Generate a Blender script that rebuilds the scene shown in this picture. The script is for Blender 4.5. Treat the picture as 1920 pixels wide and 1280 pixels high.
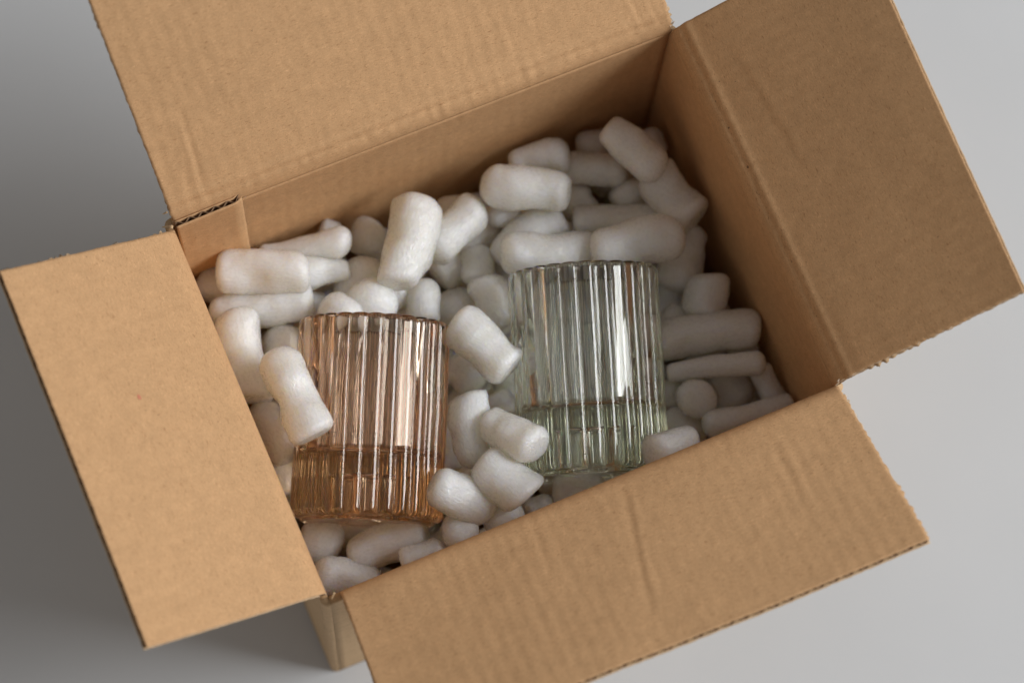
import bpy, bmesh, math, random
import numpy as np
from mathutils import Vector, Matrix, Euler, noise

CM = 0.01
scene = bpy.context.scene
for o in list(bpy.data.objects):
    bpy.data.objects.remove(o, do_unlink=True)
COL = scene.collection

# ------------------------------------------------------------------ camera
cam_d = bpy.data.cameras.new('camera')
cam = bpy.data.objects.new('camera', cam_d)
COL.objects.link(cam)
cam.location = (-5.6707 * CM, -21.1350 * CM, 138.3590 * CM)
cam.rotation_mode = 'XYZ'
cam.rotation_euler = (0.268512, -0.038986, -0.406429)
cam_d.sensor_fit = 'HORIZONTAL'
cam_d.sensor_width = 36.0
cam_d.lens = 5300.0 / 1920.0 * 36.0
cam_d.clip_start = 0.05
cam_d.clip_end = 60.0
cam_d.dof.use_dof = True
cam_d.dof.focus_distance = 1.258
cam_d.dof.aperture_fstop = 4.8
cam_d.dof.aperture_blades = 9
scene.camera = cam

# ------------------------------------------------------------------ light: one big soft window to the right, dim grey room
world = bpy.data.worlds.new('World')
scene.world = world
world.use_nodes = True
bg = world.node_tree.nodes['Background']
bg.inputs['Color'].default_value = (1.0, 0.945, 0.89, 1)
bg.inputs['Strength'].default_value = 0.215

def window_lamp(name, loc, target, sx, sy, watts, color):
    d = bpy.data.lights.new(name, 'AREA')
    d.shape = 'RECTANGLE'
    d.size = sx
    d.size_y = sy
    d.energy = watts
    d.color = color
    o = bpy.data.objects.new(name, d)
    COL.objects.link(o)
    o.location = loc
    o.rotation_euler = (Vector(target) - Vector(loc)).to_track_quat('-Z', 'Y').to_euler()
    return o

AZ, EL, DIST = math.radians(-22), math.radians(37.5), 3.8
tgt = Vector((0.12, 0.09, 0.15))
window_lamp('window_light',
            tgt + DIST * Vector((math.cos(EL) * math.cos(AZ), math.cos(EL) * math.sin(AZ), math.sin(EL))),
            tgt, 1.95, 1.75, 138.0, (0.975, 0.99, 1.0))

scene.view_settings.view_transform = 'Standard'
scene.view_settings.look = 'None'
scene.view_settings.exposure = 0.0
scene.view_settings.gamma = 1.0
scene.render.engine = 'CYCLES'
cy = scene.cycles
cy.max_bounces = 32
cy.transmission_bounces = 24
cy.transparent_max_bounces = 16
cy.diffuse_bounces = 24
cy.glossy_bounces = 8
cy.caustics_refractive = True
cy.caustics_reflective = True
cy.blur_glossy = 0.3
cy.sample_clamp_indirect = 0.0
cy.use_denoising = True

# ------------------------------------------------------------------ node helpers
def new_mat(name):
    m = bpy.data.materials.new(name)
    m.use_nodes = True
    nt = m.node_tree
    return m, nt, nt.nodes['Principled BSDF']

def N(nt, kind, **kw):
    n = nt.nodes.new(kind)
    for k, v in kw.items():
        if k.startswith('i_'):
            n.inputs[k[2:].replace('_', ' ')].default_value = v
        else:
            setattr(n, k, v)
    return n

def L(nt, a, b):
    nt.links.new(a, b)

def ramp(nt, fac, stops):
    r = nt.nodes.new('ShaderNodeValToRGB')
    e = r.color_ramp.elements
    while len(e) < len(stops):
        e.new(0.5)
    for k, (p, c) in enumerate(stops):
        e[k].position = p
        e[k].color = c if len(c) == 4 else (*c, 1)
    L(nt, fac, r.inputs['Fac'])
    return r

def mixc(nt, fac, a, b, mode='MIX'):
    n = nt.nodes.new('ShaderNodeMix')
    n.data_type = 'RGBA'
    n.blend_type = mode
    for sock, v in ((n.inputs[0], fac), (n.inputs[6], a), (n.inputs[7], b)):
        if isinstance(v, (int, float)):
            sock.default_value = v
        elif isinstance(v, tuple):
            sock.default_value = (*v, 1) if len(v) == 3 else v
        else:
            L(nt, v, sock)
    return n.outputs[2]

def mapping(nt, vec, scale, rot=(0, 0, 0)):
    m = nt.nodes.new('ShaderNodeMapping')
    m.inputs['Scale'].default_value = scale
    m.inputs['Rotation'].default_value = rot
    L(nt, vec, m.inputs['Vector'])
    return m.outputs[0]

def noise_tex(nt, vec, scale, detail=3, rough=0.5, dist=0.0):
    n = nt.nodes.new('ShaderNodeTexNoise')
    n.inputs['Scale'].default_value = scale
    n.inputs['Detail'].default_value = detail
    n.inputs['Roughness'].default_value = rough
    n.inputs['Distortion'].default_value = dist
    L(nt, vec, n.inputs['Vector'])
    return n.outputs['Fac']

def mathn(nt, op, a, b=None):
    n = nt.nodes.new('ShaderNodeMath')
    n.operation = op
    for k, v in enumerate((a, b)):
        if v is None:
            continue
        if isinstance(v, (int, float)):
            n.inputs[k].default_value = v
        else:
            L(nt, v, n.inputs[k])
    return n.outputs[0]

# ------------------------------------------------------------------ materials
def kraft_material(name, base, washboard=0.16, contrast=1.0):
    """Unbleached paper: cloudy mottling, pale and dark fibres, faint flute lines. The UVs are in centimetres."""
    m, nt, p = new_mat(name)
    uv = nt.nodes.new('ShaderNodeUVMap').outputs[0]
    b = Vector(base)
    cloud = noise_tex(nt, mapping(nt, uv, (1, 1, 1)), 1.1, 5, 0.6, 0.4)
    blotch = noise_tex(nt, mapping(nt, uv, (1.0, 0.75, 1)), 3.2, 5, 0.62, 0.6)
    col = ramp(nt, cloud, [(0.30, tuple(b * (1 - 0.06 * contrast))), (0.70, tuple(b * (1 + 0.05 * contrast)))]).outputs[0]
    k = ramp(nt, blotch, [(0.34, (0.93,) * 3), (0.64, (1.05,) * 3)]).outputs[0]
    col = mixc(nt, 0.55 * contrast, col, k, 'MULTIPLY')
    # fibres: short strands in several directions
    for i, (ang, sc, lo, hi, c, amt) in enumerate((
            (0.35, (4.5, 21, 1), 0.66, 0.74, (0.55, 0.45, 0.36), 0.50),
            (-0.5, (4, 19, 1), 0.68, 0.76, (0.58, 0.46, 0.38), 0.45),
            (1.45, (5, 22, 1), 0.66, 0.74, (1.34, 1.36, 1.40), 0.45),
            (2.1, (4, 18, 1), 0.66, 0.75, (1.30, 1.32, 1.36), 0.45),
            (0.9, (5.5, 25, 1), 0.67, 0.75, (0.62, 0.52, 0.45), 0.40))):
        v = mapping(nt, uv, sc, (0, 0, ang))
        f = noise_tex(nt, v, 1.0, 2, 0.5, 0.9)
        f = ramp(nt, f, [(lo - 0.05, (0, 0, 0)), (hi, (1, 1, 1))]).outputs[0]
        f2 = mathn(nt, 'MULTIPLY', f, min(1.0, 1.5 * amt * contrast))
        col = mixc(nt, f2, col, mixc(nt, 1.0, col, c, 'MULTIPLY'))
    grain = noise_tex(nt, uv, 15, 4, 0.65)
    g = ramp(nt, grain, [(0.3, (0.85,) * 3), (0.7, (1.12,) * 3)]).outputs[0]
    col = mixc(nt, 0.8 * contrast, col, g, 'MULTIPLY')
    # rare specks
    vo = nt.nodes.new('ShaderNodeTexVoronoi')
    vo.inputs['Scale'].default_value = 0.9
    L(nt, uv, vo.inputs['Vector'])
    sp = ramp(nt, vo.outputs['Distance'], [(0.018, (1, 1, 1)), (0.030, (0, 0, 0))]).outputs[0]
    col = mixc(nt, mathn(nt, 'MULTIPLY', sp, 0.7), col, (0.10, 0.06, 0.035))
    L(nt, col, p.inputs['Base Color'])
    p.inputs['Roughness'].default_value = 0.78
    p.inputs['Specular IOR Level'].default_value = 0.12
    p.inputs['Sheen Weight'].default_value = 0.0
    p.inputs['Sheen Roughness'].default_value = 0.5
    # relief: fibres, clouding and the washboard of the flutes
    w = nt.nodes.new('ShaderNodeTexWave')
    w.wave_type = 'BANDS'
    w.bands_direction = 'X'
    w.inputs['Scale'].default_value = 0.314 / 0.65 * 1.0
    w.inputs['Distortion'].default_value = 0.35
    w.inputs['Detail'].default_value = 1.0
    w.inputs['Detail Scale'].default_value = 0.6
    L(nt, uv, w.inputs['Vector'])
    h = mathn(nt, 'MULTIPLY', w.outputs['Fac'], washboard)
    h = mathn(nt, 'ADD', h, mathn(nt, 'MULTIPLY', noise_tex(nt, mapping(nt, uv, (1.6, .8, 1)), 1.0, 2), 1.0))
    bw = nt.nodes.new('ShaderNodeBump')
    bw.inputs['Strength'].default_value = 0.5
    bw.inputs['Distance'].default_value = 0.0006
    L(nt, h, bw.inputs['Height'])
    bf = nt.nodes.new('ShaderNodeBump')
    bf.inputs['Strength'].default_value = 0.35
    bf.inputs['Distance'].default_value = 0.0002
    L(nt, mathn(nt, 'ADD', grain, noise_tex(nt, mapping(nt, uv, (14, 60, 1), (0, 0, .5)), 1, 2)), bf.inputs['Height'])
    L(nt, bw.outputs[0], bf.inputs['Normal'])
    L(nt, bf.outputs[0], p.inputs['Normal'])
    return m

M_INNER = kraft_material('kraft_inner', (0.61, 0.37, 0.192))
M_OUTER = kraft_material('kraft_outer', (0.64, 0.44, 0.255), 0.12, 0.8)
M_FLUTE = kraft_material('kraft_medium', (0.24, 0.15, 0.09), 0.0, 0.8)
M_TORN = kraft_material('torn_fibre', (0.66, 0.53, 0.40), 0.0, 0.5)

def table_material():
    m, nt, p = new_mat('white_table')
    tc = nt.nodes.new('ShaderNodeTexCoord').outputs['Object']
    f = noise_tex(nt, tc, 9, 4, 0.5)
    c = ramp(nt, f, [(0.3, (0.59, 0.602, 0.617)), (0.7, (0.612, 0.625, 0.642))]).outputs[0]
    L(nt, c, p.inputs['Base Color'])
    p.inputs['Roughness'].default_value = 0.55
    p.inputs['Specular IOR Level'].default_value = 0.3
    b = nt.nodes.new('ShaderNodeBump')
    b.inputs['Strength'].default_value = 0.15
    b.inputs['Distance'].default_value = 0.0003
    L(nt, noise_tex(nt, tc, 900, 3), b.inputs['Height'])
    L(nt, b.outputs[0], p.inputs['Normal'])
    return m

def foam_material():
    """Extruded starch foam: milky, faintly translucent, wrinkled glossy skin."""
    m, nt, p = new_mat('foam')
    tc = nt.nodes.new('ShaderNodeTexCoord').outputs['Object']
    info = nt.nodes.new('ShaderNodeObjectInfo')
    off = nt.nodes.new('ShaderNodeVectorMath')
    off.operation = 'ADD'
    L(nt, tc, off.inputs[0])
    L(nt, info.outputs['Random'], off.inputs[1])
    v = off.outputs[0]
    c = ramp(nt, noise_tex(nt, v, 90, 3), [(0.3, (0.985, 0.96, 0.865)), (0.7, (0.995, 0.98, 0.915))]).outputs[0]
    L(nt, c, p.inputs['Base Color'])
    p.inputs['Subsurface Weight'].default_value = 0.9
    p.inputs['Subsurface Radius'].default_value = (1.0, 0.85, 0.6)
    p.inputs['Subsurface Scale'].default_value = 0.016
    p.inputs['Subsurface Anisotropy'].default_value = 0.0
    p.inputs['Specular IOR Level'].default_value = 0.75
    p.inputs['Coat Weight'].default_value = 0.8
    p.inputs['Coat Roughness'].default_value = 0.14
    rr = ramp(nt, noise_tex(nt, v, 700, 3), [(0.35, (0.18,) * 3), (0.65, (0.45,) * 3)]).outputs[0]
    L(nt, rr, p.inputs['Roughness'])
    # wrinkled skin: long cells along the peanut (object Z), with fine crinkle on top
    st = mapping(nt, v, (1, 1, 0.42))
    vo = nt.nodes.new('ShaderNodeTexVoronoi')
    vo.feature = 'DISTANCE_TO_EDGE'
    vo.inputs['Scale'].default_value = 480
    L(nt, st, vo.inputs['Vector'])
    vo2 = nt.nodes.new('ShaderNodeTexVoronoi')
    vo2.feature = 'SMOOTH_F1'
    vo2.inputs['Scale'].default_value = 900
    L(nt, st, vo2.inputs['Vector'])
    h = mathn(nt, 'ADD', mathn(nt, 'MULTIPLY', vo.outputs['Distance'], 1.2), mathn(nt, 'MULTIPLY', noise_tex(nt, st, 1100, 4, 0.65, 1.0), 1.0))
    h = mathn(nt, 'ADD', h, mathn(nt, 'MULTIPLY', vo2.outputs['Distance'], 0.6))
    b = nt.nodes.new('ShaderNodeBump')
    b.inputs['Strength'].default_value = 1.0
    b.inputs['Distance'].default_value = 0.00035
    L(nt, h, b.inputs['Height'])
    b2 = nt.nodes.new('ShaderNodeBump')
    b2.inputs['Strength'].default_value = 0.5
    b2.inputs['Distance'].default_value = 0.0008
    L(nt, noise_tex(nt, st, 190, 2), b2.inputs['Height'])
    L(nt, b2.outputs[0], b.inputs['Normal'])
    L(nt, b.outputs[0], p.inputs['Normal'])
    b3 = nt.nodes.new('ShaderNodeBump')
    b3.inputs['Strength'].default_value = 1.0
    b3.inputs['Distance'].default_value = 0.0007
    L(nt, noise_tex(nt, st, 560, 3, 0.65, 1.8), b3.inputs['Height'])
    L(nt, b3.outputs[0], p.inputs['Coat Normal'])
    tr = nt.nodes.new('ShaderNodeBsdfTranslucent')
    tr.inputs['Color'].default_value = (0.995, 0.975, 0.91, 1)
    mx = nt.nodes.new('ShaderNodeMixShader')
    mx.inputs['Fac'].default_value = 0.15
    L(nt, p.outputs[0], mx.inputs[1])
    L(nt, tr.outputs[0], mx.inputs[2])
    L(nt, mx.outputs[0], nt.nodes['Material Output'].inputs['Surface'])
    return m

def glass_material(name, absorb, density, tint=(1, 1, 1)):
    m, nt, p = new_mat(name)
    nt.nodes.remove(p)
    out = nt.nodes['Material Output']
    g = nt.nodes.new('ShaderNodeBsdfGlass')
    g.inputs['Color'].default_value = (*tint, 1)
    g.inputs['Roughness'].default_value = 0.0
    g.inputs['IOR'].default_value = 1.51
    va = nt.nodes.new('ShaderNodeVolumeAbsorption')
    va.inputs['Color'].default_value = (*absorb, 1)
    va.inputs['Density'].default_value = density
    tc = nt.nodes.new('ShaderNodeTexCoord').outputs['Object']
    b = nt.nodes.new('ShaderNodeBump')
    b.inputs['Strength'].default_value = 0.08
    b.inputs['Distance'].default_value = 0.0004
    L(nt, noise_tex(nt, mapping(nt, tc, (1, 1, 0.5)), 260, 2), b.inputs['Height'])
    L(nt, b.outputs[0], g.inputs['Normal'])
    L(nt, g.outputs[0], out.inputs['Surface'])
    L(nt, va.outputs[0], out.inputs['Volume'])
    return m

M_TABLE = table_material()
M_FOAM = foam_material()
M_AMBER = glass_material('amber_glass', (0.78, 0.51, 0.05), 12.0, (0.994, 0.940, 0.896))
M_CLEAR = glass_material('clear_glass', (0.78, 0.83, 0.62), 10.0, (1.0, 1.0, 0.988))

# ------------------------------------------------------------------ mesh helpers
def link_mesh(name, verts, faces, mats, parent=None, uvs=None, smooth=True, fmat=None):
    me = bpy.data.meshes.new(name)
    me.from_pydata([(x * CM, y * CM, z * CM) for x, y, z in verts], [], faces)
    for mt in (mats if isinstance(mats, (list, tuple)) else [mats]):
        me.materials.append(mt)
    if uvs is not None:
        ul = me.uv_layers.new(name='uv')
        li = np.empty(len(me.loops), dtype=np.int32)
        me.loops.foreach_get('vertex_index', li)
        ul.data.foreach_set('uv', np.asarray(uvs, dtype=np.float32)[li].ravel())
    if fmat is not None:
        me.polygons.foreach_set('material_index', fmat)
    me.polygons.foreach_set('use_smooth', [smooth] * len(me.polygons))
    me.update()
    o = bpy.data.objects.new(name, me)
    COL.objects.link(o)
    if parent:
        o.parent = parent
    return o

def n3(x, y, z=0.0):
    return noise.noise(Vector((x, y, z)))

PEANUTS = [
    (3.54, 17.6, 11.45, 7.57, 16.29, 12.05, 0.33, 0.76, -0.1, 'slim tapering peanut against the back wall beside the inner seam'),
    (1.28, 16.98, 12.62, 5.05, 15.22, 13.02, 0.95, 0.95, 0.1, 'thick waisted peanut at the far left of the heap'),
    (4.39, 15.92, 11.44, 7.01, 15.08, 11.64, 0.81, 0.5, 0.08, 'tapered peanut tip sticking out right of the thick waisted one'),
    (0.45, 17.49, 10.73, 1.96, 15.96, 10.73, 0.79, 0.81, 0.0, 'peanut half hidden in the left corner beneath the thick waisted one'),
    (0.28, 15.51, 11.54, 4.82, 14.39, 11.74, 0.85, 0.95, 0.13, 'long curved peanut lying level just above the amber glass at left'),
    (4.28, 14.73, 10.63, 5.56, 14.18, 10.23, 0.66, 0.61, 0.0, 'short blunt stub just above the left end of the amber rim'),
    (1.44, 14.95, 12.85, 0.41, 10.88, 12.45, 1.04, 0.99, -0.15, 'plump upright peanut beside the middle of the pale left flap'),
    (3.14, 13.85, 11.2, 2.42, 11.76, 11.0, 0.9, 0.85, 0.0, 'peanut squeezed between the plump upright one and the amber rim'),
    (2.06, 11.91, 14.61, 2.23, 7.52, 15.11, 0.9, 0.91, 0.07, 'glossy peanut leaning over the left side of the amber glass'),
    (0.68, 10.94, 11.1, 1.1, 7.97, 11.3, 0.76, 0.8, 0.07, 'peanut end poking out beneath the one leaning over the amber glass'),
    (0.58, 8.35, 9.56, 0.58, 6.74, 9.36, 0.67, 0.67, 0.0, 'shaded peanut wedged between the amber glass and the left flap'),
    (9.11, 17.5, 9.83, 8.13, 16.23, 9.43, 0.82, 0.87, 0.0, 'dim pointed peanut against the back wall behind the heap centre left'),
    (11.19, 16.73, 12.48, 8.59, 13.23, 12.88, 1.08, 1.06, 0.18, 'big upright peanut standing tallest left of the heap centre'),
    (13.15, 17.12, 9.6, 12.99, 16.1, 9.4, 0.77, 0.72, 0.0, 'dim peanut at the back wall right of the big upright one'),
    (13.89, 15.86, 11.32, 10.78, 14.33, 11.72, 0.88, 0.85, 0.1, 'slanted pointed peanut right of the big upright one'),
    (14.58, 15.1, 9.12, 10.99, 13.72, 9.32, 0.69, 0.76, 0.0, 'long slanting peanut sunk below the pointed slanted one'),
    (8.11, 15.46, 10.9, 6.72, 13.56, 10.7, 1.07, 1.07, 0.0, 'broad dim peanut left of and below the big upright one'),
    (7.08, 14.11, 12.3, 7.73, 12.06, 11.9, 0.86, 1.01, 0.0, 'peanut rising like a peak behind the amber rim'),
    (6.44, 13.46, 12.7, 5.22, 12.65, 12.3, 0.9, 0.95, 0.0, 'peanut lying on the lower left of the peak behind the amber rim'),
    (8.24, 14.35, 10.22, 9.11, 12.99, 10.22, 0.77, 0.76, 0.0, 'deep peanut under the foot of the big upright one'),
    (10.11, 13.55, 10.83, 9.32, 11.68, 10.43, 0.73, 0.73, 0.0, 'square ended upright peanut just behind the right of the amber rim'),
    (10.31, 11.59, 9.0, 12.36, 12.17, 8.8, 1.06, 1.07, 0.0, 'wide dim peanut right behind the amber glass shoulder'),
    (13.04, 14.16, 10.1, 12.58, 12.46, 10.3, 0.7, 0.75, 0.0, 'small round topped peanut between the two glasses, farther one of a pair'),
    (12.67, 12.54, 10.99, 12.76, 10.03, 10.59, 0.82, 0.89, 0.1, 'round topped peanut touching the left rim of the clear glass'),
    (14.28, 15.49, 10.42, 15.7, 14.91, 10.22, 0.63, 0.61, 0.0, 'small stub under the left end of the glittering square ended peanut'),
    (14.26, 16.37, 12.4, 17.86, 14.39, 12.4, 0.95, 0.95, 0.05, 'glittering square ended peanut lying on top near the back wall'),
    (16.11, 17.23, 11.12, 18.79, 16.36, 11.32, 0.56, 0.82, 0.13, 'tapered peanut behind the glittering one along the back wall'),
    (18.48, 16.21, 10.36, 21.25, 14.88, 10.36, 0.74, 0.74, 0.05, 'level blunt peanut left of the long pair by the right corner'),
    (19.76, 17.31, 9.6, 21.09, 16.61, 9.6, 0.72, 0.72, 0.0, 'dark rounded peanut deep by the back wall near the right corner'),
    (20.67, 16.44, 13.29, 22.19, 13.47, 12.89, 0.86, 0.96, 0.0, 'peanut with a cut square end reaching highest towards the dark corner'),
    (22.22, 14.13, 11.64, 22.98, 11.09, 11.44, 0.96, 1.16, -0.2, 'curved peanut hugging the right wall below the highest one'),
    (23.1, 16.59, 9.8, 23.19, 15.3, 9.6, 0.57, 0.57, 0.0, 'shadowed peanut tip in the dark back right corner'),
    (20.99, 14.51, 9.84, 21.04, 13.19, 9.64, 0.87, 0.82, 0.0, 'stubby dim peanut inside the bend of the pair by the right wall'),
    (18.66, 15.42, 9.6, 18.61, 14.0, 9.4, 0.77, 0.82, 0.0, 'dim peanut just right of the glittering one'),
    (21.06, 13.22, 8.89, 22.46, 12.57, 8.89, 0.62, 0.62, 0.0, 'mostly buried peanut beneath the stubby dim one'),
    (17.91, 13.54, 10.21, 22.17, 11.59, 10.21, 0.84, 0.91, 0.1, 'long smooth level peanut across the heap above the clear glass'),
    (17.62, 11.13, 12.6, 21.94, 10.41, 12.6, 0.85, 1.05, 0.17, 'long curved peanut just behind the right side of the clear rim'),
    (17.31, 14.18, 10.41, 13.72, 13.22, 10.61, 0.96, 0.86, 0.1, 'slanting peanut running down left from under the glittering one'),
    (13.85, 13.02, 11.99, 17.92, 11.56, 11.79, 0.92, 0.75, -0.15, 'bright edged peanut lying right behind the clear rim at left'),
    (17.15, 13.62, 9.03, 18.35, 12.84, 9.03, 0.72, 0.72, 0.0, 'dim peanut under the long smooth level one'),
    (23.08, 11.23, 10.09, 21.36, 8.68, 9.49, 0.86, 1.11, -0.15, 'tall dim peanut along the right wall beside the clear glass'),
    (21.62, 9.74, 8.11, 20.78, 7.84, 7.91, 0.87, 0.92, 0.0, 'dim peanut next to the upper right side of the clear glass'),
    (22.71, 8.58, 10.75, 21.63, 6.79, 10.15, 0.93, 0.96, 0.0, 'upright blunt peanut at the middle of the right wall'),
    (20.1, 7.93, 9.47, 21.03, 6.97, 9.27, 0.71, 0.66, 0.0, 'small buried peanut right of the clear glass above the long level one'),
    (19.03, 6.6, 10.45, 23.84, 5.32, 10.65, 0.85, 0.75, 0.12, 'long fat peanut reaching from the clear glass to the right wall'),
    (18.86, 4.88, 11.0, 23.24, 3.56, 11.2, 0.42, 0.5, 0.1, 'thin flat strip like peanut below the long fat one'),
    (23.05, 3.58, 10.6, 23.24, 1.82, 9.8, 0.5, 0.56, 0.0, 'narrow peanut slanting down from the tip of the thin one'),
    (19.44, 3.14, 11.6, 20.37, 3.86, 8.6, 0.82, 0.81, 0.0, 'peanut seen end on below the thin strip like one'),
    (21.44, 4.32, 8.7, 21.93, 2.46, 8.5, 0.97, 1.02, 0.0, 'broad sunken peanut right of the end on one'),
    (19.34, 1.85, 11.2, 23.67, 1.39, 10.8, 0.6, 0.43, -0.07, 'slender peanut running along the front flap crease at right'),
    (19.12, 5.03, 8.6, 19.04, 3.7, 8.4, 0.71, 0.76, 0.0, 'deep peanut between the clear glass and the end on one'),
    (18.25, 3.37, 9.8, 19.05, 1.42, 9.6, 0.75, 0.8, 0.0, 'peanut beside the lower right edge of the clear glass'),
    (15.89, 1.04, 14.49, 18.09, 0.91, 13.69, 0.87, 0.88, 0.0, 'shaded peanut covering the bottom right corner of the clear glass'),
    (22.31, 5.09, 9.0, 23.6, 4.55, 9.0, 0.41, 0.46, 0.0, 'small gap filling peanut under the right end of the long fat one'),
    (10.47, 10.48, 13.14, 11.85, 7.37, 13.34, 0.98, 1.03, 0.0, 'fat round ended peanut midway between the two glasses'),
    (10.07, 9.61, 9.8, 10.77, 7.88, 9.8, 0.95, 0.95, 0.0, 'smooth peanut below and left of the fat round ended one'),
    (9.74, 7.21, 12.37, 8.85, 3.99, 12.37, 0.91, 0.85, -0.25, 'curved upright peanut right of the amber glass'),
    (10.0, 5.51, 13.2, 11.4, 3.27, 14.6, 0.75, 0.84, -0.1, 'peanut with flat cut end facing the clear glass'),
    (11.15, 7.44, 9.4, 11.41, 6.15, 9.4, 0.7, 0.75, 0.0, 'dim peanut left of the clear glass just above the flat ended one'),
    (8.83, 3.92, 13.77, 10.19, 1.57, 13.57, 1.02, 1.02, -0.07, 'large peanut crossing below the curved upright one'),
    (6.42, 3.69, 14.12, 8.56, 1.97, 12.52, 0.85, 0.88, -0.1, 'smooth peanut at the lower right of the amber glass pointing left'),
    (6.09, 1.6, 12.6, 7.55, 1.44, 12.2, 0.77, 0.85, 0.0, 'round peanut end at the amber glass bottom right corner'),
    (8.05, 1.23, 11.99, 9.83, 1.51, 12.19, 0.73, 0.73, 0.0, 'glinting peanut tip just over the front flap crease'),
    (10.2, 1.58, 10.6, 11.44, 1.34, 10.6, 0.54, 0.54, 0.0, 'low peanut sliver at the front flap crease left of the clear base'),
    (11.77, 1.95, 10.9, 13.86, 1.0, 10.6, 0.79, 0.79, 0.0, 'flat topped peanut under the base of the clear glass'),
    (11.54, 3.09, 7.7, 12.63, 3.05, 7.7, 0.65, 0.6, 0.0, 'hidden dim peanut below the clear glass left base corner'),
    (14.08, 1.97, 7.9, 15.98, 1.59, 7.9, 0.6, 0.6, 0.0, 'dim peanut under the right part of the clear base'),
    (0.18, 4.58, 9.96, 1.61, 3.35, 9.76, 0.93, 0.93, 0.0, 'peanut at the lower left of the amber base with a creased end'),
    (2.14, 4.72, 8.1, 4.56, 3.39, 7.9, 0.89, 0.85, 0.0, 'smooth peanut directly below the amber base'),
    (1.82, 2.53, 10.63, 5.53, 2.24, 11.23, 0.78, 0.83, 0.1, 'long peanut rising right below the amber base'),
    (0.02, 2.27, 11.4, 2.68, 0.97, 11.0, 0.92, 0.58, 0.14, 'bright cone shaped peanut with cut end in the front left corner'),
    (3.91, 1.21, 12.07, 5.84, 1.12, 12.07, 0.63, 0.53, 0.0, 'small bright peanut half under the front flap'),
    (13.03, 11.82, 9.2, 13.22, 10.02, 9.2, 0.69, 0.68, 0.0, 'deep peanut along the left side of the clear glass'),
    (3.7, 13.43, 9.2, 1.83, 12.86, 9.0, 0.76, 0.76, 0.0, 'buried peanut behind the glossy leaning one'),
    (0.1, 10.61, 8.56, 0.34, 8.89, 8.36, 0.7, 0.75, 0.0, 'dim peanut low against the left wall'),
    (5.42, 14.97, 9.29, 4.87, 12.98, 9.09, 0.77, 0.76, 0.0, 'buried peanut under the stub above the amber rim'),
    (8.48, 13.75, 9.09, 9.81, 12.34, 9.09, 0.77, 0.77, 0.0, 'buried peanut behind the top of the amber rim'),
    (8.87, 6.87, 8.8, 7.86, 5.11, 8.6, 0.75, 0.75, 0.0, 'buried peanut between the amber glass and the curved upright one'),
    (12.04, 8.48, 8.4, 12.34, 6.93, 8.4, 0.76, 0.76, 0.0, 'buried peanut behind the left wall of the clear glass'),
    (22.26, 6.72, 8.6, 22.81, 5.4, 8.4, 0.77, 0.77, 0.0, 'buried peanut under the long fat one near the right wall'),
    (22.55, 3.71, 7.7, 23.28, 2.83, 7.7, 0.67, 0.72, 0.0, 'dark peanut under the narrow slanting one'),
    (7.44, 17.16, 10.48, 6.61, 17.8, 10.48, 0.52, 0.52, 0.0, 'dark peanut between the slim tapering one and the back wall'),
    (5.83, 17.38, 8.4, 7.15, 16.55, 8.4, 0.72, 0.72, 0.0, 'buried peanut beneath the slim tapering one'),
    (13.59, 12.8, 9.0, 15.22, 12.7, 9.0, 0.76, 0.77, 0.0, 'buried peanut left of the clear rim'),
    (16.64, 16.91, 8.6, 16.61, 14.58, 8.6, 0.67, 0.67, 0.0, 'buried peanut beneath the glittering one'),
    (20.44, 14.89, 8.2, 20.86, 16.49, 8.2, 0.67, 0.73, 0.0, 'dark peanut beneath the level blunt one'),
    (6.88, 0.93, 9.4, 8.57, 1.08, 9.2, 0.64, 0.65, 0.0, 'low dim peanut just under the front crease'),
    (4.2, 14.75, 7.97, 6.04, 11.44, 8.0, 0.79, 0.84, -0.0, '@amber ribbed glass, left column, nearest the rim'),
    (6.35, 13.83, 7.89, 7.8, 11.58, 7.84, 0.79, 0.84, 0.07, '@amber ribbed glass, middle column, nearest the rim'),
    (9.13, 13.42, 7.97, 8.72, 10.42, 7.97, 0.79, 0.84, 0.04, '@amber ribbed glass, right column, nearest the rim'),
    (4.11, 13.35, 7.16, 5.17, 10.47, 7.32, 0.79, 0.84, -0.11, '@amber ribbed glass, left column, second from the rim'),
    (5.47, 11.81, 7.04, 7.99, 10.55, 6.88, 0.79, 0.84, 0.06, '@amber ribbed glass, middle column, second from the rim'),
    (8.93, 12.19, 7.3, 7.42, 9.01, 7.41, 0.79, 0.84, 0.15, '@amber ribbed glass, right column, second from the rim'),
    (2.68, 10.27, 7.39, 5.55, 9.02, 7.47, 0.79, 0.84, 0.15, '@amber ribbed glass, left column, midway along'),
    (6.11, 10.51, 6.87, 5.2, 8.0, 6.89, 0.79, 0.84, -0.13, '@amber ribbed glass, middle column, midway along'),
    (9.13, 8.73, 7.47, 5.9, 8.09, 7.5, 0.79, 0.84, 0.04, '@amber ribbed glass, right column, midway along'),
    (2.34, 9.04, 7.15, 4.63, 7.09, 7.2, 0.79, 0.84, -0.14, '@amber ribbed glass, left column, second from the base'),
    (4.82, 9.59, 6.41, 4.88, 6.64, 6.47, 0.79, 0.84, 0.09, '@amber ribbed glass, middle column, second from the base'),
    (8.41, 6.55, 7.21, 4.76, 7.32, 7.11, 0.79, 0.84, -0.12, '@amber ribbed glass, right column, second from the base'),
    (3.3, 8.8, 6.21, 1.72, 5.25, 6.38, 0.79, 0.84, -0.04, '@amber ribbed glass, left column, nearest the base'),
    (5.73, 6.42, 6.23, 2.55, 6.18, 6.07, 0.79, 0.84, -0.02, '@amber ribbed glass, middle column, nearest the base'),
    (7.74, 4.94, 6.11, 4.38, 6.15, 6.16, 0.79, 0.84, -0.14, '@amber ribbed glass, right column, nearest the base'),
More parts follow.
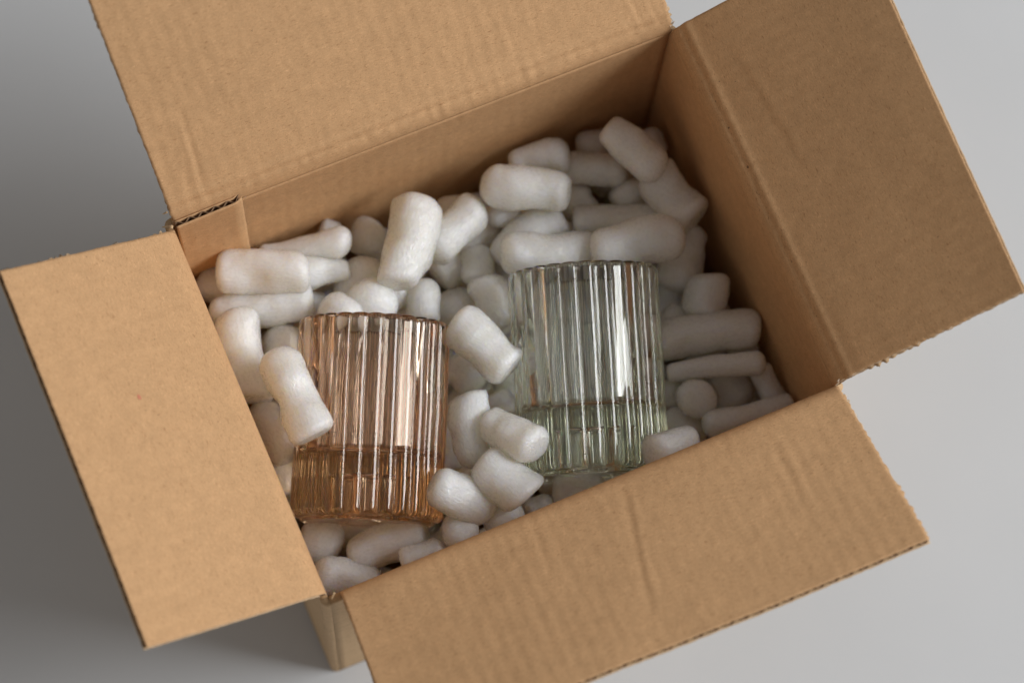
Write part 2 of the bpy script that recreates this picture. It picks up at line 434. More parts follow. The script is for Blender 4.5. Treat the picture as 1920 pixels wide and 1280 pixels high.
    (15.76, 13.37, 7.93, 15.81, 9.48, 8.03, 0.8, 0.85, 0.14, '@clear ribbed glass, left column, nearest the rim'),
    (18.29, 12.46, 8.04, 16.61, 9.32, 8.0, 0.8, 0.85, 0.12, '@clear ribbed glass, middle column, nearest the rim'),
    (20.95, 10.64, 7.92, 17.81, 8.74, 7.87, 0.8, 0.85, 0.15, '@clear ribbed glass, right column, nearest the rim'),
    (14.81, 11.74, 7.67, 14.83, 8.02, 7.74, 0.8, 0.84, -0.14, '@clear ribbed glass, left column, second from the rim'),
    (16.31, 10.65, 6.91, 17.34, 8.13, 6.92, 0.8, 0.85, 0.1, '@clear ribbed glass, middle column, second from the rim'),
    (19.85, 9.37, 7.77, 17.4, 6.38, 7.69, 0.8, 0.85, -0.14, '@clear ribbed glass, right column, second from the rim'),
    (15.63, 9.19, 6.73, 12.54, 6.72, 6.7, 0.8, 0.84, -0.12, '@clear ribbed glass, left column, midway along'),
    (14.7, 8.08, 7.4, 17.58, 6.54, 7.31, 0.79, 0.85, -0.04, '@clear ribbed glass, middle column, midway along'),
    (18.74, 8.19, 7.0, 16.86, 4.74, 6.94, 0.8, 0.84, 0.09, '@clear ribbed glass, right column, midway along'),
    (15.26, 6.79, 7.13, 11.63, 5.35, 7.12, 0.8, 0.84, -0.09, '@clear ribbed glass, left column, second from the base'),
    (15.86, 7.31, 6.49, 14.71, 4.15, 6.52, 0.8, 0.84, -0.07, '@clear ribbed glass, middle column, second from the base'),
    (18.39, 5.97, 6.75, 15.56, 4.0, 6.74, 0.8, 0.84, 0.15, '@clear ribbed glass, right column, second from the base'),
    (13.99, 5.69, 6.4, 11.62, 3.22, 6.48, 0.79, 0.84, 0.03, '@clear ribbed glass, left column, nearest the base'),
    (14.26, 5.25, 6.07, 15.25, 2.76, 6.1, 0.79, 0.84, -0.05, '@clear ribbed glass, middle column, nearest the base'),
    (16.16, 5.06, 6.19, 16.36, 1.71, 6.1, 0.8, 0.84, 0.08, '@clear ribbed glass, right column, nearest the base'),
]

# ------------------------------------------------------------------ table
def build_table():
    s = 260.0
    n = 8
    vs = [(-s + 2 * s * i / n, -s + 2 * s * j / n, 0.0) for j in range(n + 1) for i in range(n + 1)]
    fs = [(j * (n + 1) + i, j * (n + 1) + i + 1, (j + 1) * (n + 1) + i + 1, (j + 1) * (n + 1) + i) for j in range(n) for i in range(n)]
    o = link_mesh('table_surface', vs, fs, M_TABLE)
    o['kind'] = 'structure'
    o['label'] = 'smooth matt white table surface under the cardboard box'
    return o
build_table()

# ------------------------------------------------------------------ cardboard box
H = 19.21
BW, BD = 24.0, 17.85
T = 0.34                       # board thickness
LT_ = 0.045                    # liner thickness
WAVE = 0.68                    # flute pitch

box = bpy.data.objects.new('cardboard_box', None)
COL.objects.link(box)
box['label'] = 'open brown cardboard box with four spread flaps, filled with white packing peanuts'
box['category'] = 'box'

def sheet(name, f_in, nu, nv, thick, mats, parent, uvf, edge=None):
    """A thin curved sheet: f_in(u, v, w) gives the point at depth w into the board (0 = inner face)."""
    vs, uv = [], []
    for side in (0, 1):
        for j in range(nv + 1):
            for i in range(nu + 1):
                u, v = i / nu, j / nv
                if edge:
                    u, v = edge(u, v, side)
                vs.append(f_in(u, v, thick[side]))
                uv.append(uvf(u, v))
    R = nu + 1
    off = R * (nv + 1)
    fs, fm = [], []
    for j in range(nv):
        for i in range(nu):
            a = j * R + i
            fs.append((a, a + 1, a + R + 1, a + R)); fm.append(0)
            fs.append((off + a, off + a + R, off + a + R + 1, off + a + 1)); fm.append(1)
    for i in range(nu):
        a = i; fs.append((a, off + a, off + a + 1, a + 1)); fm.append(2)
        a = nv * R + i; fs.append((a, a + 1, off + a + 1, off + a)); fm.append(0)
    for j in range(nv):
        a = j * R; fs.append((a, a + R, off + a + R, off + a)); fm.append(2)
        a = j * R + nu; fs.append((a, off + a, off + a + R, a + R)); fm.append(2)
    return link_mesh(name, vs, fs, mats, parent, uv, True, fm)

def make_flap(h0, h1, e0, e1, outward, seed, creases=(), warp=0.12, ragged=(0.05, 0.05), fuzz=(0.1, 0.1), score=0.0, label=None, inset=(0.0, 0.0), round_c=0.0):
    """h0,h1: hinge ends (inner rim); e0,e1: free-edge corners; outward: horizontal unit vector away from the box."""
    h0, h1, e0, e1, o_ = map(Vector, (h0, h1, e0, e1, outward))
    W = (h1 - h0).length
    Lf = ((e0 - h0).length + (e1 - h1).length) / 2
    up = Vector((0, 0, 1))
    drop = 0.55
    blen = 0.75
    def base(u, v):
        """v in cm along the board from `drop` below the rim."""
        hp = h0.lerp(h1, u)
        ep = e0.lerp(e1, u)
        d = (ep - hp)
        Lu = d.length
        d.normalize()
        s = v * (Lu + drop)
        A_ = hp - up * drop
        if s < drop + blen:
            t = s / (drop + blen)
            P = A_ * (1 - t) ** 2 + hp * 2 * t * (1 - t) + (hp + d * blen) * t ** 2
            tg = ((hp - A_) * (1 - t) + (hp + d * blen - hp) * t).normalized()
        else:
            P = hp + d * (s - drop)
            tg = d
        return P, tg, s - drop
    def f(u, v, w):
        P, tg, s = base(min(max(u, 0), 1), min(max(v, 0), 1))
        ax = (h1 - h0).normalized()
        if u < 0: P = P + ax * (u * W)
        if u > 1: P = P + ax * ((u - 1) * W)
        if v > 1: P = P + tg * ((v - 1) * Lf)
        nrm = ax.cross(tg).normalized()
        if nrm.dot(o_) < 0 and abs(nrm.dot(o_)) > 1e-6 and nrm.z > 0:
            pass
        # depth into the board points away from the inside (outward / down)
        if nrm.dot(o_ - up * 0.6) < 0:
            nrm = -nrm
        x = u * W
        k = max(0.0, min(1.0, (s + 0.1) / 1.6))
        dz = warp * k * (n3(x * 0.09 + seed, s * 0.13, seed) * 1.6 + 0.35 * n3(x * 0.35, s * 0.3 + seed, 3.1))
        dz += 0.004 * k * math.sin(2 * math.pi * x / WAVE + 0.5 * n3(x * .2, s * .5, seed)) * (0.6 + n3(x * .3, s * .2, 9 + seed))
        # score line: pressed groove and a soft ridge next to the fold
        if score:
            q = s - score - 0.06 * n3(x * 0.6, seed)
            dz -= 0.055 * math.exp(-(q / 0.10) ** 2) * (0.7 + 0.6 * n3(x * 1.2, 5.0 + seed))
            q2 = s - score - 0.30
            dz += 0.035 * math.exp(-(q2 / 0.16) ** 2)
            # crushed ribs across the fold
            dz += 0.024 * math.exp(-((s - 0.40) / 0.38) ** 2) * math.sin(2 * math.pi * x / WAVE + 1.5 * n3(x * .8, 3.0, seed)) * (0.4 + 1.6 * n3(x * 0.9, 2.0, seed))
        for (u0, s0, u1, s1, dep, wd) in creases:
            a = Vector((u0 * W, s0)); b = Vector((u1 * W, s1))
            pp = Vector((x, s)); dd = b - a
            t = max(0.0, min(1.0, (pp - a).dot(dd) / dd.dot(dd)))
            c_ = a + dd * t
            sd = (pp - c_).length
            sign = 1 if (dd.x * (pp - a).y - dd.y * (pp - a).x) > 0 else -1
            wob = 0.08 * n3(x * 1.1, s * 1.1, seed + 7)
            fade = math.sin(math.pi * min(max(t, 0.02), 0.98)) ** 0.5
            z_ = (sd * sign + wob) / (wd * 0.62)
            dz += dep * 0.8 * fade * z_ * math.exp(-z_ * z_) * 1.6
        return tuple(P - nrm * dz + nrm * w)
    def edge(amount, frag, sd):
        def e(u, v, side):
            x = v * Lf
            ins0, ins1 = inset
            sc = 0.0
            j = (abs(n3(x * 2.6 + sd, side * .3 + seed, 1)) * 1.5 + 0.45 * abs(n3(x * 9 + sd, 4, seed))) * (0.55 + 1.5 * abs(n3(x * 0.55, sd, seed)))
            if u == 0:
                return (-(amount[0] * j - frag[0]) / W + ins0 / W, v)
            if u == 1:
                return (1 + (amount[1] * j - frag[1]) / W - ins1 / W, v)
            if v == 1:
                y = u * W
                jj = 0.03 * n3(y * 4.0, sd, seed) + 0.025 * n3(y * 13, sd, seed)
                rc = 0.0
                if round_c:
                    dd = min(y, W - y)
                    if dd < round_c: rc = round_c - math.sqrt(max(0, round_c ** 2 - (round_c - dd) ** 2))
                return (ins0 / W + u * (1 - (ins0 + ins1) / W), 1 + (jj - rc) / Lf)
            # keep the corner folds narrower than the flap (slot cut)
            return (ins0 / W + u * (1 - (ins0 + ins1) / W), v)
        return e
    uvf = lambda u, v: (u * W + seed * 13.7, v * (Lf + drop) + seed * 3.1)
    nu, nv = int(W / 0.12), int(Lf / 0.09)
    flap = sheet('flap', f, nu, nv, (0.0, LT_), [M_INNER, M_INNER, M_TORN], box, uvf, edge(ragged, (0, 0), 1.0))
    if label:
        flap['label'] = label
    sheet('outer_liner', f, nu // 2, int(Lf / 0.05), (T - LT_, T), [M_OUTER, M_OUTER, M_TORN], flap, uvf, edge(fuzz, (0.0, 0.0), 7.0))
    # fluting: a real corrugated web between the two liners, pitch along the hinge
    nfl = int(W / WAVE * 10)
    vs, uv = [], []
    rows = 24
    for j in range(rows + 1):
        for i in range(nfl + 1):
            u = i / nfl
            x = u * W
            ph = 2 * math.pi * x / WAVE
            sq = math.tanh(1.4 * math.sin(ph)) / math.tanh(1.4)
            mid = T / 2
            wv = mid + (T / 2 - LT_ - 0.004) * sq
            v = j / rows * (1 - 0.035 / Lf)
            uu = 0.03 / W + inset[0] / W + u * (1 - (0.06 + inset[0] + inset[1]) / W)
            vs.append(f(uu, v, wv)); uv.append(uvf(uu, v))
    R = nfl + 1
    fs = [(j * R + i, j * R + i + 1, (j + 1) * R + i + 1, (j + 1) * R + i) for j in range(rows) for i in range(nfl)]
    fo = link_mesh('fluting', vs, fs, M_FLUTE, flap, uv)
    sm = fo.modifiers.new('paper', 'SOLIDIFY')
    sm.thickness = 0.03 * CM
    sm.offset = 0
    return flap, f

A = (-0.05, 17.98, H); B = (24.06, 17.87, H); C_ = (23.95, -0.02, H); D_ = (-0.08, -0.03, H)

# left flap (pale, brightly lit): hinge runs from the front left to the back left corner
LEFT_FLAP, LEFT_F = make_flap((-0.10, 0.05, H), (-0.12, 17.55, H), (-7.90, -0.05, 23.90), (-7.76, 17.17, 23.90), (-1, 0, 0), 1.0,
          creases=((0.80, 0.3, 0.78, 7.2, 0.030, 0.25), (0.085, 4.0, 0.07, 8.2, 0.035, 0.35)), warp=0.10,
          ragged=(0.03, 0.05), fuzz=(0.02, 0.27), score=0.0, label='brightly lit left flap with a frayed pale upper edge')
# right flap (shaded)
make_flap((24.02, 17.80, H), (23.95, -0.02, H), (32.21, 17.12, 24.50), (31.65, -0.39, 24.50), (1, 0, 0), 2.0,
          creases=((0.12, 2.2, 0.5, 3.0, 0.02, 0.5),), warp=0.10,
          ragged=(0.03, 0.07), fuzz=(0.03, 0.12), score=0.45, label='shaded right flap standing up against the light')
# front flap
make_flap((23.93, -0.06, H), (0.45, -0.06, H), (23.66, -8.35, 23.30), (-0.04, -8.12, 23.30), (0, -1, 0), 3.0,
          creases=((0.44, 0.4, 0.50, 7.6, 0.045, 0.32), (0.15, 1.5, 0.17, 6.5, 0.03, 0.35), (0.62, 0.3, 0.64, 5.0, 0.02, 0.3)),
          warp=0.13, ragged=(0.16, 0.05), fuzz=(0.24, 0.05), score=0.0, label='front flap with a torn right edge and long soft creases')
# back flap
bd = Vector((0, math.cos(0.7926), math.sin(0.7926))) * 11.6
make_flap((-0.02, 17.98, H), (24.05, 17.88, H), Vector((-0.12, 18.0, H)) + bd, Vector((23.95, 17.9, H)) + bd, (0, 1, 0), 4.0,
          creases=((0.065, 0.4, 0.080, 5.0, 0.075, 0.22), (0.035, 0.2, 0.05, 2.6, 0.03, 0.2), (0.945, 0.4, 0.93, 2.6, 0.06, 0.22), (0.975, 0.3, 0.965, 2.0, 0.05, 0.15),
                   (0.9, 0.2, 0.985, 0.65, 0.04, 0.12), (0.30, 0.3, 0.31, 2.2, 0.02, 0.2), (0.70, 0.3, 0.69, 3.6, 0.02, 0.25)),
          warp=0.12, ragged=(0.05, 0.10), fuzz=(0.05, 0.20), score=0.55, label='tall back flap with crushed score line and creased ends')

# walls: slabs with a lower outer rim meeting the flap bends
def make_wall(p0, p1, out, name='wall', bow=0.15, seed=0.0, ztop=H - 0.55):
    p0, p1, out = Vector(p0), Vector(p1), Vector(out)
    W = (p1 - p0).length
    def f(u, v, w):
        P = p0.lerp(p1, u)
        z = v * ztop
        b_ = 0.004 + bow * math.sin(math.pi * min(max(u, 0), 1)) * math.sin(math.pi * v) + 0.04 * n3(u * 3 + seed, v * 2) * (1 - v)
        if u < 0: P = P + (p1 - p0).normalized() * (u * W)
        if u > 1: P = P + (p1 - p0).normalized() * ((u - 1) * W)
        q = P + out * (b_ + w)
        return (q.x, q.y, z + 0.02)
    uvf = lambda u, v: (u * W + seed * 11, v * ztop + seed * 5)
    return sheet(name, f, 60, 40, (0.0, T), [M_INNER, M_OUTER, M_FLUTE], box, uvf, None)
make_wall((-0.12, 17.98, 0), (24.05, 17.88, 0), (0, 1, 0), seed=1)
make_wall((24.02, 17.98, 0), (23.95, -0.02, 0), (1, 0, 0), seed=2)
make_wall((23.97, -0.06, 0), (-0.10, -0.06, 0), (0, -1, 0), seed=3)
make_wall((-0.10, -0.055, 0), (-0.12, 17.98, 0), (-1, 0, 0), seed=4)
# rounded corner board where front and left outer faces meet
def make_corner(cx, cy, a0, a1, seed):
    vs, uv, fs = [], [], []
    n, m = 8, 30
    for j in range(m + 1):
        z = 0.03 + j / m * (H - 0.6)
        for i in range(n + 1):
            a = a0 + (a1 - a0) * i / n
            r = T + 0.006 + 0.015 * n3(z * .8, a, seed)
            vs.append((cx + r * math.cos(a), cy + r * math.sin(a), z)); uv.append((a * T + seed, z))
    R = n + 1
    fs = [(j * R + i, j * R + i + 1, (j + 1) * R + i + 1, (j + 1) * R + i) for j in range(m) for i in range(n)]
    k = len(vs)
    vs.append((cx, cy, H - 0.6)); uv.append((seed, H))
    fs += [(m * R + i, m * R + i + 1, k) for i in range(n)]
    return link_mesh('corner_fold', vs, fs, M_OUTER, box, uv)
make_corner(-0.10, -0.06, math.pi, 1.5 * math.pi, 1.0)
make_corner(23.97, -0.05, 1.5 * math.pi, 2 * math.pi, 2.0)
make_corner(24.03, 17.90, 0, 0.5 * math.pi, 3.0)
make_corner(-0.12, 17.98, 0.5 * math.pi, math.pi, 4.0)
# bottom
sheet('bottom_panel', lambda u, v, w: (0.02 + 23.9 * u, 0.02 + 17.8 * v, 0.40 - w + 0.05 * n3(u * 4, v * 4)), 20, 16, (0.0, 0.3),
      [M_INNER, M_OUTER, M_FLUTE], box, lambda u, v: (u * 24, v * 18))

# glued joint tab on the inside of the back wall, its cut top showing the flutes
def make_tab():
    x0, x1 = 0.0, 3.15
    y1 = 17.98
    th = 0.30
    top = H - 0.10
    def f(u, v, w):
        x = x0 + (x1 - x0) * u + 0.02 * n3(v * 9, 3.3) * (1 if u >= 1 else 0) + 0.03 * n3(v * 30, 1.3) * (1 if u >= 1 else 0)
        tap = 1.0 if u < 0.9 else 1.0 - 0.45 * (u - 0.9) / 0.1
        y = y1 + 0.12 * math.sin(math.pi * x / 24) - 0.01 - (th * tap - w)
        return (x, y, v * (top + 0.12 * (1 - u) * 0))
    uvf = lambda u, v: (u * 3.1 + 40, v * 19)
    tab = sheet('joint_tab', f, 26, 60, (0.0, LT_), [M_INNER, M_INNER, M_TORN], box, uvf)
    tab['label'] = 'glued joint tab inside the back wall with open flutes along its cut top'
    sheet('liner', f, 26, 20, (th - LT_, th - 0.003), [M_INNER, M_OUTER, M_TORN], tab, uvf)
    n = int(3.0 / WAVE * 12)
    vs, uv = [], []
    for j in range(9):
        for i in range(n + 1):
            u = i / n * 0.985
            wv = th / 2 + (th / 2 - LT_ - 0.004) * math.sin(2 * math.pi * u * 3.15 / 0.6 + 0.6) * (0.9 + .1 * n3(u * 9, 4))
            vs.append(f(u, 0.9 + 0.0995 * j / 8, wv)); uv.append(uvf(u, j / 8))
    R = n + 1
    fs = [(j * R + i, j * R + i + 1, (j + 1) * R + i + 1, (j + 1) * R + i) for j in range(8) for i in range(n)]
    fo = link_mesh('fluting', vs, fs, M_FLUTE, tab, uv)
    sm = fo.modifiers.new('paper', 'SOLIDIFY'); sm.thickness = 0.03 * CM; sm.offset = 0
make_tab()

# torn paper shreds at the slots between the flaps
def shred(x, y, z, ln, wd, ang, tilt, seed, mat):
    vs, uv = [], []
    n = 7
    for i in range(n + 1):
        t = i / n
        w = wd * (1 - t * 0.75) * (0.7 + 0.6 * abs(n3(t * 4, seed)))
        cx = x + math.cos(ang) * ln * t
        cy_ = y + math.sin(ang) * ln * t
        cz = z + math.sin(tilt) * ln * t + 0.08 * math.sin(t * 3 + seed)
        px, py = -math.sin(ang) * w, math.cos(ang) * w
        vs += [(cx - px, cy_ - py, cz), (cx + px, cy_ + py, cz + 0.05 * n3(t * 3, seed))]
        uv += [(cx + seed, cy_), (cx + px + seed, cy_ + py)]
    fs = [(2 * i, 2 * i + 1, 2 * i + 3, 2 * i + 2) for i in range(n)]
    o = link_mesh('paper_shred', vs, fs, mat, box, uv)
    sm = o.modifiers.new('paper', 'SOLIDIFY'); sm.thickness = 0.03 * CM; sm.offset = 0
for a in ((-0.15, 17.72, H - 0.1, 0.5, 0.10, 2.6, -0.2, 1.0, M_OUTER), (-0.15, 18.35, H + 0.25, 0.22, 0.06, 3.0, 0.2, 2.0, M_OUTER),
          (24.0, 18.0, H + 0.05, 0.28, 0.09, 0.3, 0.1, 4.0, M_TORN), (24.0, -0.02, H - 0.05, 0.25, 0.06, 0.6, 0.2, 7.0, M_TORN),
          (0.2, -0.1, H + 0.02, 0.3, 0.07, -2.4, 0.2, 8.0, M_OUTER)):
    shred(*a)

# a faint red mark on the left flap
def ink_mark():
    m, nt, p = new_mat('red_ink')
    p.inputs['Base Color'].default_value = (0.60, 0.22, 0.13, 1)
    p.inputs['Roughness'].default_value = 0.8
    c = Vector(LEFT_F(0.60, 0.575, -0.012))
    e1 = (Vector(LEFT_F(0.61, 0.575, -0.012)) - c).normalized()
    e2 = (Vector(LEFT_F(0.60, 0.585, -0.012)) - c).normalized()
    vs = [tuple(c)]
    for i in range(14):
        a = 2 * math.pi * i / 14
        k = 1 + 0.35 * n3(math.cos(a) * 1.3, math.sin(a) * 1.3, 2)
        vs.append(tuple(c + e1 * 0.13 * k * math.cos(a) + e2 * 0.08 * k * math.sin(a)))
    o = link_mesh('ink_mark', vs, [(0, 1 + i, 1 + (i + 1) % 14) for i in range(14)], m, LEFT_FLAP)
    o['label'] = 'faint red speck'
ink_mark()

# ------------------------------------------------------------------ ribbed glasses
def make_glass(name, base_c, rim_c, mat, label, R=3.52, spin=0.0, lean=0.0):
    base_c, rim_c = Vector(base_c), Vector(rim_c)
    Hh = (rim_c - base_c).length
    ribs, per = 27, 14
    nA = ribs * per
    prof = []          # (r, z, rib factor)
    def arc(cx, cz, r, a0, a1, n, f0, f1):
        for i in range(n + 1):
            t = i / n
            a = math.radians(a0 + (a1 - a0) * t)
            prof.append((cx + r * math.cos(a), cz + r * math.sin(a), f0 + (f1 - f0) * t))
    # taper recess underneath
    rc, rh = 1.12, 2.15
    prof.append((0.0, rh, 0)); prof.append((0.5, rh, 0))
    arc(rc - 0.22, rh - 0.22, 0.22, 90, 0, 5, 0, 0)
    prof.append((rc + 0.02, 1.2, 0))
    arc(rc + 0.20, 0.20, 0.18, 180, 270, 5, 0, 0)
    prof.append((1.9, 0.03, 0)); prof.append((2.55, 0.0, 0))
    arc(2.95, 0.14, 0.14, 270, 320, 3, 0, 0)
    prof.append((3.12, 0.16, 0.0))
    # rounded lower ends of the ribs
    rb = 0.32
    for i in range(9):
        a = math.radians(270 + 90 * i / 8)
        prof.append((R - rb + rb * math.cos(a) if i else R - rb, 0.18 + rb + rb * math.sin(a), min(1.0, i / 6)))
    zt = Hh - 0.30
    for i in range(1, 40):
        prof.append((R + 0.012 * math.sin(i * 0.35), 0.5 + (zt - 0.5) * i / 40, 1.0))
    # rim: thickness ~0.42
    Ri = R - 0.44
    rr = (R - Ri) / 2
    for i in range(13):
        a = math.radians(180 * i / 12)
        prof.append((R - rr + rr * math.cos(a), zt + 0.30 * math.sin(a), 1.0 - 0.35 * min(1.0, i / 6) if i <= 6 else 0.65 * max(0.0, 1 - (i - 6) / 5.0)))
    for i in range(1, 24):
        t = i / 24
        prof.append((Ri - 0.16 * t, zt - (zt - 3.35) * t, 0))
    arc(Ri - 0.16 - 0.38, 3.05 + 0.35, 0.38, 0, -90, 7, 0, 0)
    prof.append((1.6, 3.0, 0)); prof.append((0.8, 2.97, 0)); prof.append((0.0, 2.96, 0))
    vs = []
    rings = []
    for k, (r, z, fct) in enumerate(prof):
        if r < 1e-6:
            rings.append([len(vs)]); vs.append((0, 0, z)); continue
        ring = []
        for i in range(nA):
            a = 2 * math.pi * i / nA + spin
            ph = (i % per) / per
            lobe = abs(math.sin(math.pi * ph)) ** 0.62        # rounded crown, narrow valley
            q = r - 0.21 * (1 - lobe) * fct
            q += 0.008 * n3(a * 6, z * .35, R) * (1 if fct > 0 else 0.6)
            ring.append(len(vs)); vs.append((q * math.cos(a), q * math.sin(a), z + 0.006 * n3(a * 2, z) - (0.05 * (1 - lobe) * fct if z > zt else 0)))
        rings.append(ring)
    fs = []
    for k in range(len(rings) - 1):
        a, b = rings[k], rings[k + 1]
        if len(a) == 1:
            for i in range(nA): fs.append((a[0], b[(i + 1) % nA], b[i]))
        elif len(b) == 1:
            for i in range(nA): fs.append((a[i], a[(i + 1) % nA], b[0]))
        else:
            for i in range(nA): fs.append((a[i], a[(i + 1) % nA], b[(i + 1) % nA], b[i]))
    o = link_mesh(name, vs, fs, mat)
    bm = bmesh.new(); bm.from_mesh(o.data)
    bmesh.ops.recalc_face_normals(bm, faces=bm.faces)
    bm.to_mesh(o.data); bm.free()
    o.location = base_c * CM
    o.rotation_euler = (rim_c - base_c).to_track_quat('Z', 'Y').to_euler()
    o['label'] = label
    o['category'] = 'glass'
    return o

make_glass('ribbed_glass', (3.147, 3.683, 11.2), (7.054, 12.050, 12.4), M_AMBER, 'amber tinted ribbed glass holder lying on its side in the front left of the box', spin=0.10)
make_glass('ribbed_glass', (13.728, 1.700, 11.0), (16.931, 10.643, 12.4), M_CLEAR, 'clear greenish ribbed glass holder lying on its side near the middle of the box', spin=0.02)

# ------------------------------------------------------------------ packing peanuts
GROUP = 'packing peanuts in the box'
def make_peanut(p0, p1, r0, r1, bend, seed, label, detail=1.0):
    p0, p1 = Vector(p0), Vector(p1)
    d = p1 - p0
    Ln = d.length
    mn = min(r0, r1)
    if Ln < 2.2 * mn * 0.9:                      # seen nearly end on: give it a body reaching down into the heap
        ext = 2.6 - Ln
        if ext > 0 and abs(d.z) > 0.6:
            p1 = p1 + d.normalized() * ext
            d = p1 - p0; Ln = d.length
    rnd = random.Random(seed)
    nl, na = int(26 * detail), int(26 * detail)
    # local frame: Z along the peanut; local X is the bend direction (horizontal)
    z = d.normalized()
    xdir = z.cross(Vector((0, 0, 1)))
    if xdir.length < 0.05: xdir = Vector((1, 0, 0))
    xdir.normalize()
    ydir = z.cross(xdir)
    sq0, sq1 = rnd.uniform(0.30, 0.80), rnd.uniform(0.30, 0.80)      # end roundness (fillet radius / radius)
    el = rnd.uniform(0.90, 1.0)
    ea = rnd.uniform(0, math.pi)
    tilt0, tilt1 = rnd.uniform(-.24, .24), rnd.uniform(-.24, .24)
    tap0, tap1 = (rnd.choice((0, 0, 0.08, 0.16)), rnd.choice((0, 0, 0.08, 0.16)))
    waist, wt = rnd.uniform(-0.04, 0.08), rnd.uniform(0.35, 0.65)
    dents = [(rnd.uniform(0.15, 0.85) * Ln, rnd.uniform(0, 6.28), rnd.uniform(0.05, 0.14), rnd.uniform(0.35, 0.6)) for _ in range(4)]
    ta0, ta1 = rnd.uniform(0, 6.28), rnd.uniform(0, 6.28)
    bsign = -1.0
    sec = []                    # (z position, radius fraction, cap side)
    f0, f1 = r0 * sq0, r1 * sq1
    nf = 7
    for i in range(4): sec.append((0.0, (1 - sq0) * (i / 4.0), 0))
    for i in range(nf + 1):
        a = math.pi / 2 * i / nf
        sec.append((f0 * (1 - math.cos(a)), (1 - sq0) + sq0 * math.sin(a), 0))
    for i in range(1, nl):
        t = i / nl
        sec.append((f0 + (Ln - f0 - f1) * t, 1.0, None))
    for i in range(nf, -1, -1):
        a = math.pi / 2 * i / nf
        sec.append((Ln - f1 * (1 - math.cos(a)), (1 - sq1) + sq1 * math.sin(a), 1))
    for i in range(3, -1, -1): sec.append((Ln, (1 - sq1) * (i / 4.0), 1))
    vs, rings = [], []
    for (s, rf, cap) in sec:
        t = s / Ln
        rad = 1.16 * (r0 + (r1 - r0) * (t * t * (3 - 2 * t)))
        rad *= 1 + 0.06 * n3(t * 2.2 + seed, 1.7) - tap0 * math.exp(-(t / 0.28) ** 2) - tap1 * math.exp(-((1 - t) / 0.28) ** 2) - waist * math.exp(-((t - wt) / 0.16) ** 2) + 0.04
        cx = bsign * bend * 4 * t * (1 - t)
        cy2 = 0.10 * math.sin(math.pi * t) * rnd_c(seed)
        dome = 0.06 * (1 - (rf) ** 2) if cap is not None else 0.0
        if rf < 1e-6:
            zz = s + (-dome if cap == 0 else dome)
            rings.append([len(vs)]); vs.append((cx, cy2, zz)); continue
        ring = []
        for i in range(na):
            a = 2 * math.pi * i / na
            q = rad * rf * (1 - (1 - el) * math.cos(a - ea) ** 2)
            lump = 0.12 * n3(math.cos(a) * 1.0 + seed, math.sin(a) * 1.0, s * 0.75) + 0.05 * n3(math.cos(a) * 2.6, math.sin(a) * 2.6 + seed, s * 2.0) + 0.016 * n3(math.cos(a) * 7, math.sin(a) * 7 + seed, s * 5.0)
            for (ds, da, dd_, dw) in dents:
                an = (a - da + math.pi) % (2 * math.pi) - math.pi
                lump -= dd_ * math.exp(-((s - ds) / dw) ** 2 - (an / 0.7) ** 2)
            q *= 1 + lump * min(1, rf * 1.2)
            x_, y_ = q * math.cos(a), q * math.sin(a)
            zz = s
            k0 = max(0.0, 1 - s / (1.2 * r0)); k1 = max(0.0, 1 - (Ln - s) / (1.2 * r1))
            zz += k0 * tilt0 * q * math.cos(a - ta0) + k1 * tilt1 * q * math.cos(a - ta1)
            if cap is not None: zz += (-dome if cap == 0 else dome) + 0.03 * n3(x_ * 3, y_ * 3 + seed) * (1 - rf)
            ring.append(len(vs)); vs.append((cx + x_, cy2 + y_, zz))
        rings.append(ring)
    fs = []
    for k in range(len(rings) - 1):
        a, b = rings[k], rings[k + 1]
        if len(a) == 1:
            for i in range(na): fs.append((a[0], b[(i + 1) % na], b[i]))
        elif len(b) == 1:
            for i in range(na): fs.append((a[i], a[(i + 1) % na], b[0]))
        else:
            for i in range(na): fs.append((a[i], a[(i + 1) % na], b[(i + 1) % na], b[i]))
    o = link_mesh('packing_peanut', vs, fs, M_FOAM)
    mw = Matrix((xdir, ydir, z)).transposed().to_4x4()
    mw.translation = p0 * CM
    o.matrix_world = mw
    o['label'] = label
    o['category'] = 'packing peanut'
    o['group'] = GROUP
    return o

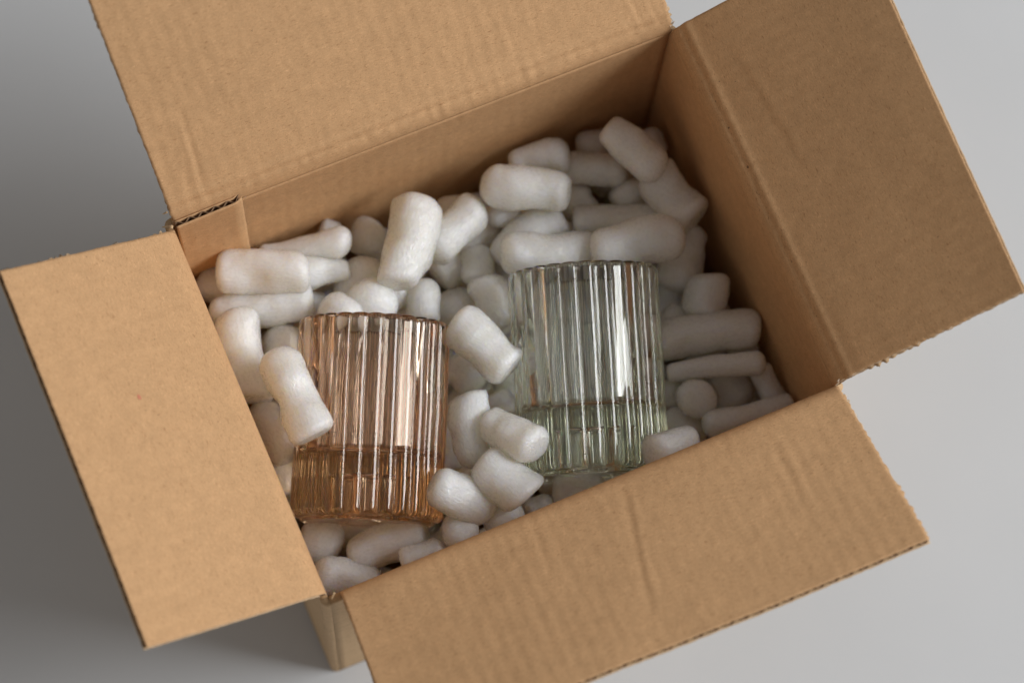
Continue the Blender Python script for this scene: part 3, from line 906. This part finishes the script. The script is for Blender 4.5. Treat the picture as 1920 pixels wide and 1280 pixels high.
def rnd_c(seed):
    return math.sin(seed * 12.9898) * 1.0

for k, q in enumerate(PEANUTS):
    lb = 'white foam packing peanut under the ' + q[9][1:] if q[9][0] == '@' else ('white foam ' + q[9].replace('peanut', 'packing peanut', 1) if not q[9].startswith(('white',)) else q[9])
    make_peanut(q[0:3], q[3:6], q[6], q[7], q[8], k * 1.37 + 2.0, lb)

# deeper layers, glimpsed through the gaps; the lowest are unseen, added to bounce light
rg = random.Random(11)
FILL = []
for layer, zz in ((0, 6.9), (1, 5.0), (2, 3.1), (3, 1.3)):
    for iy in range(6):
        for ix in range(6):
            cx = 2.2 + ix * 3.9 + rg.uniform(-.7, .7)
            cy_ = 1.7 + iy * 2.9 + rg.uniform(-.5, .5)
            a = rg.uniform(0, math.pi)
            l = rg.uniform(1.5, 1.9)
            dx, dy = l * math.cos(a), l * math.sin(a)
            cx = min(max(cx, abs(dx) + 0.5), 23.5 - abs(dx)); cy_ = min(max(cy_, abs(dy) + 0.5), 17.3 - abs(dy))
            zf = zz
            if layer == 0:                      # lie higher between the glasses than under them
                near = min(math.hypot(cx - (gx0 + (gx1 - gx0) * t), cy_ - (gy0 + (gy1 - gy0) * t))
                           for gx0, gy0, gx1, gy1 in ((3.15, 3.68, 7.05, 12.05), (13.73, 1.70, 16.93, 10.64)) for t in (0, .25, .5, .75, 1))
                zf = 6.3 if near < 4.4 else 7.8
            FILL.append((layer * 36 + iy * 6 + ix, (cx - dx, cy_ - dy, zf + rg.uniform(-.4, .4)), (cx + dx, cy_ + dy, zf + rg.uniform(-.4, .4)), rg.uniform(.85, .97), rg.uniform(.85, .97)))
for (idx, a, b, r0, r1) in FILL:
    o_ = ('first', 'second', 'third', 'fourth', 'fifth', 'sixth')
    make_peanut(a, b, r0, r1, 0.1, idx + 300.5, 'foam packing peanut in the %s layer, %s row from front, %s from left' % (
        ('lower', 'deeper', 'unseen second lowest', 'unseen bottom')[idx // 36], o_[idx % 36 // 6], o_[idx % 6]), 0.6)
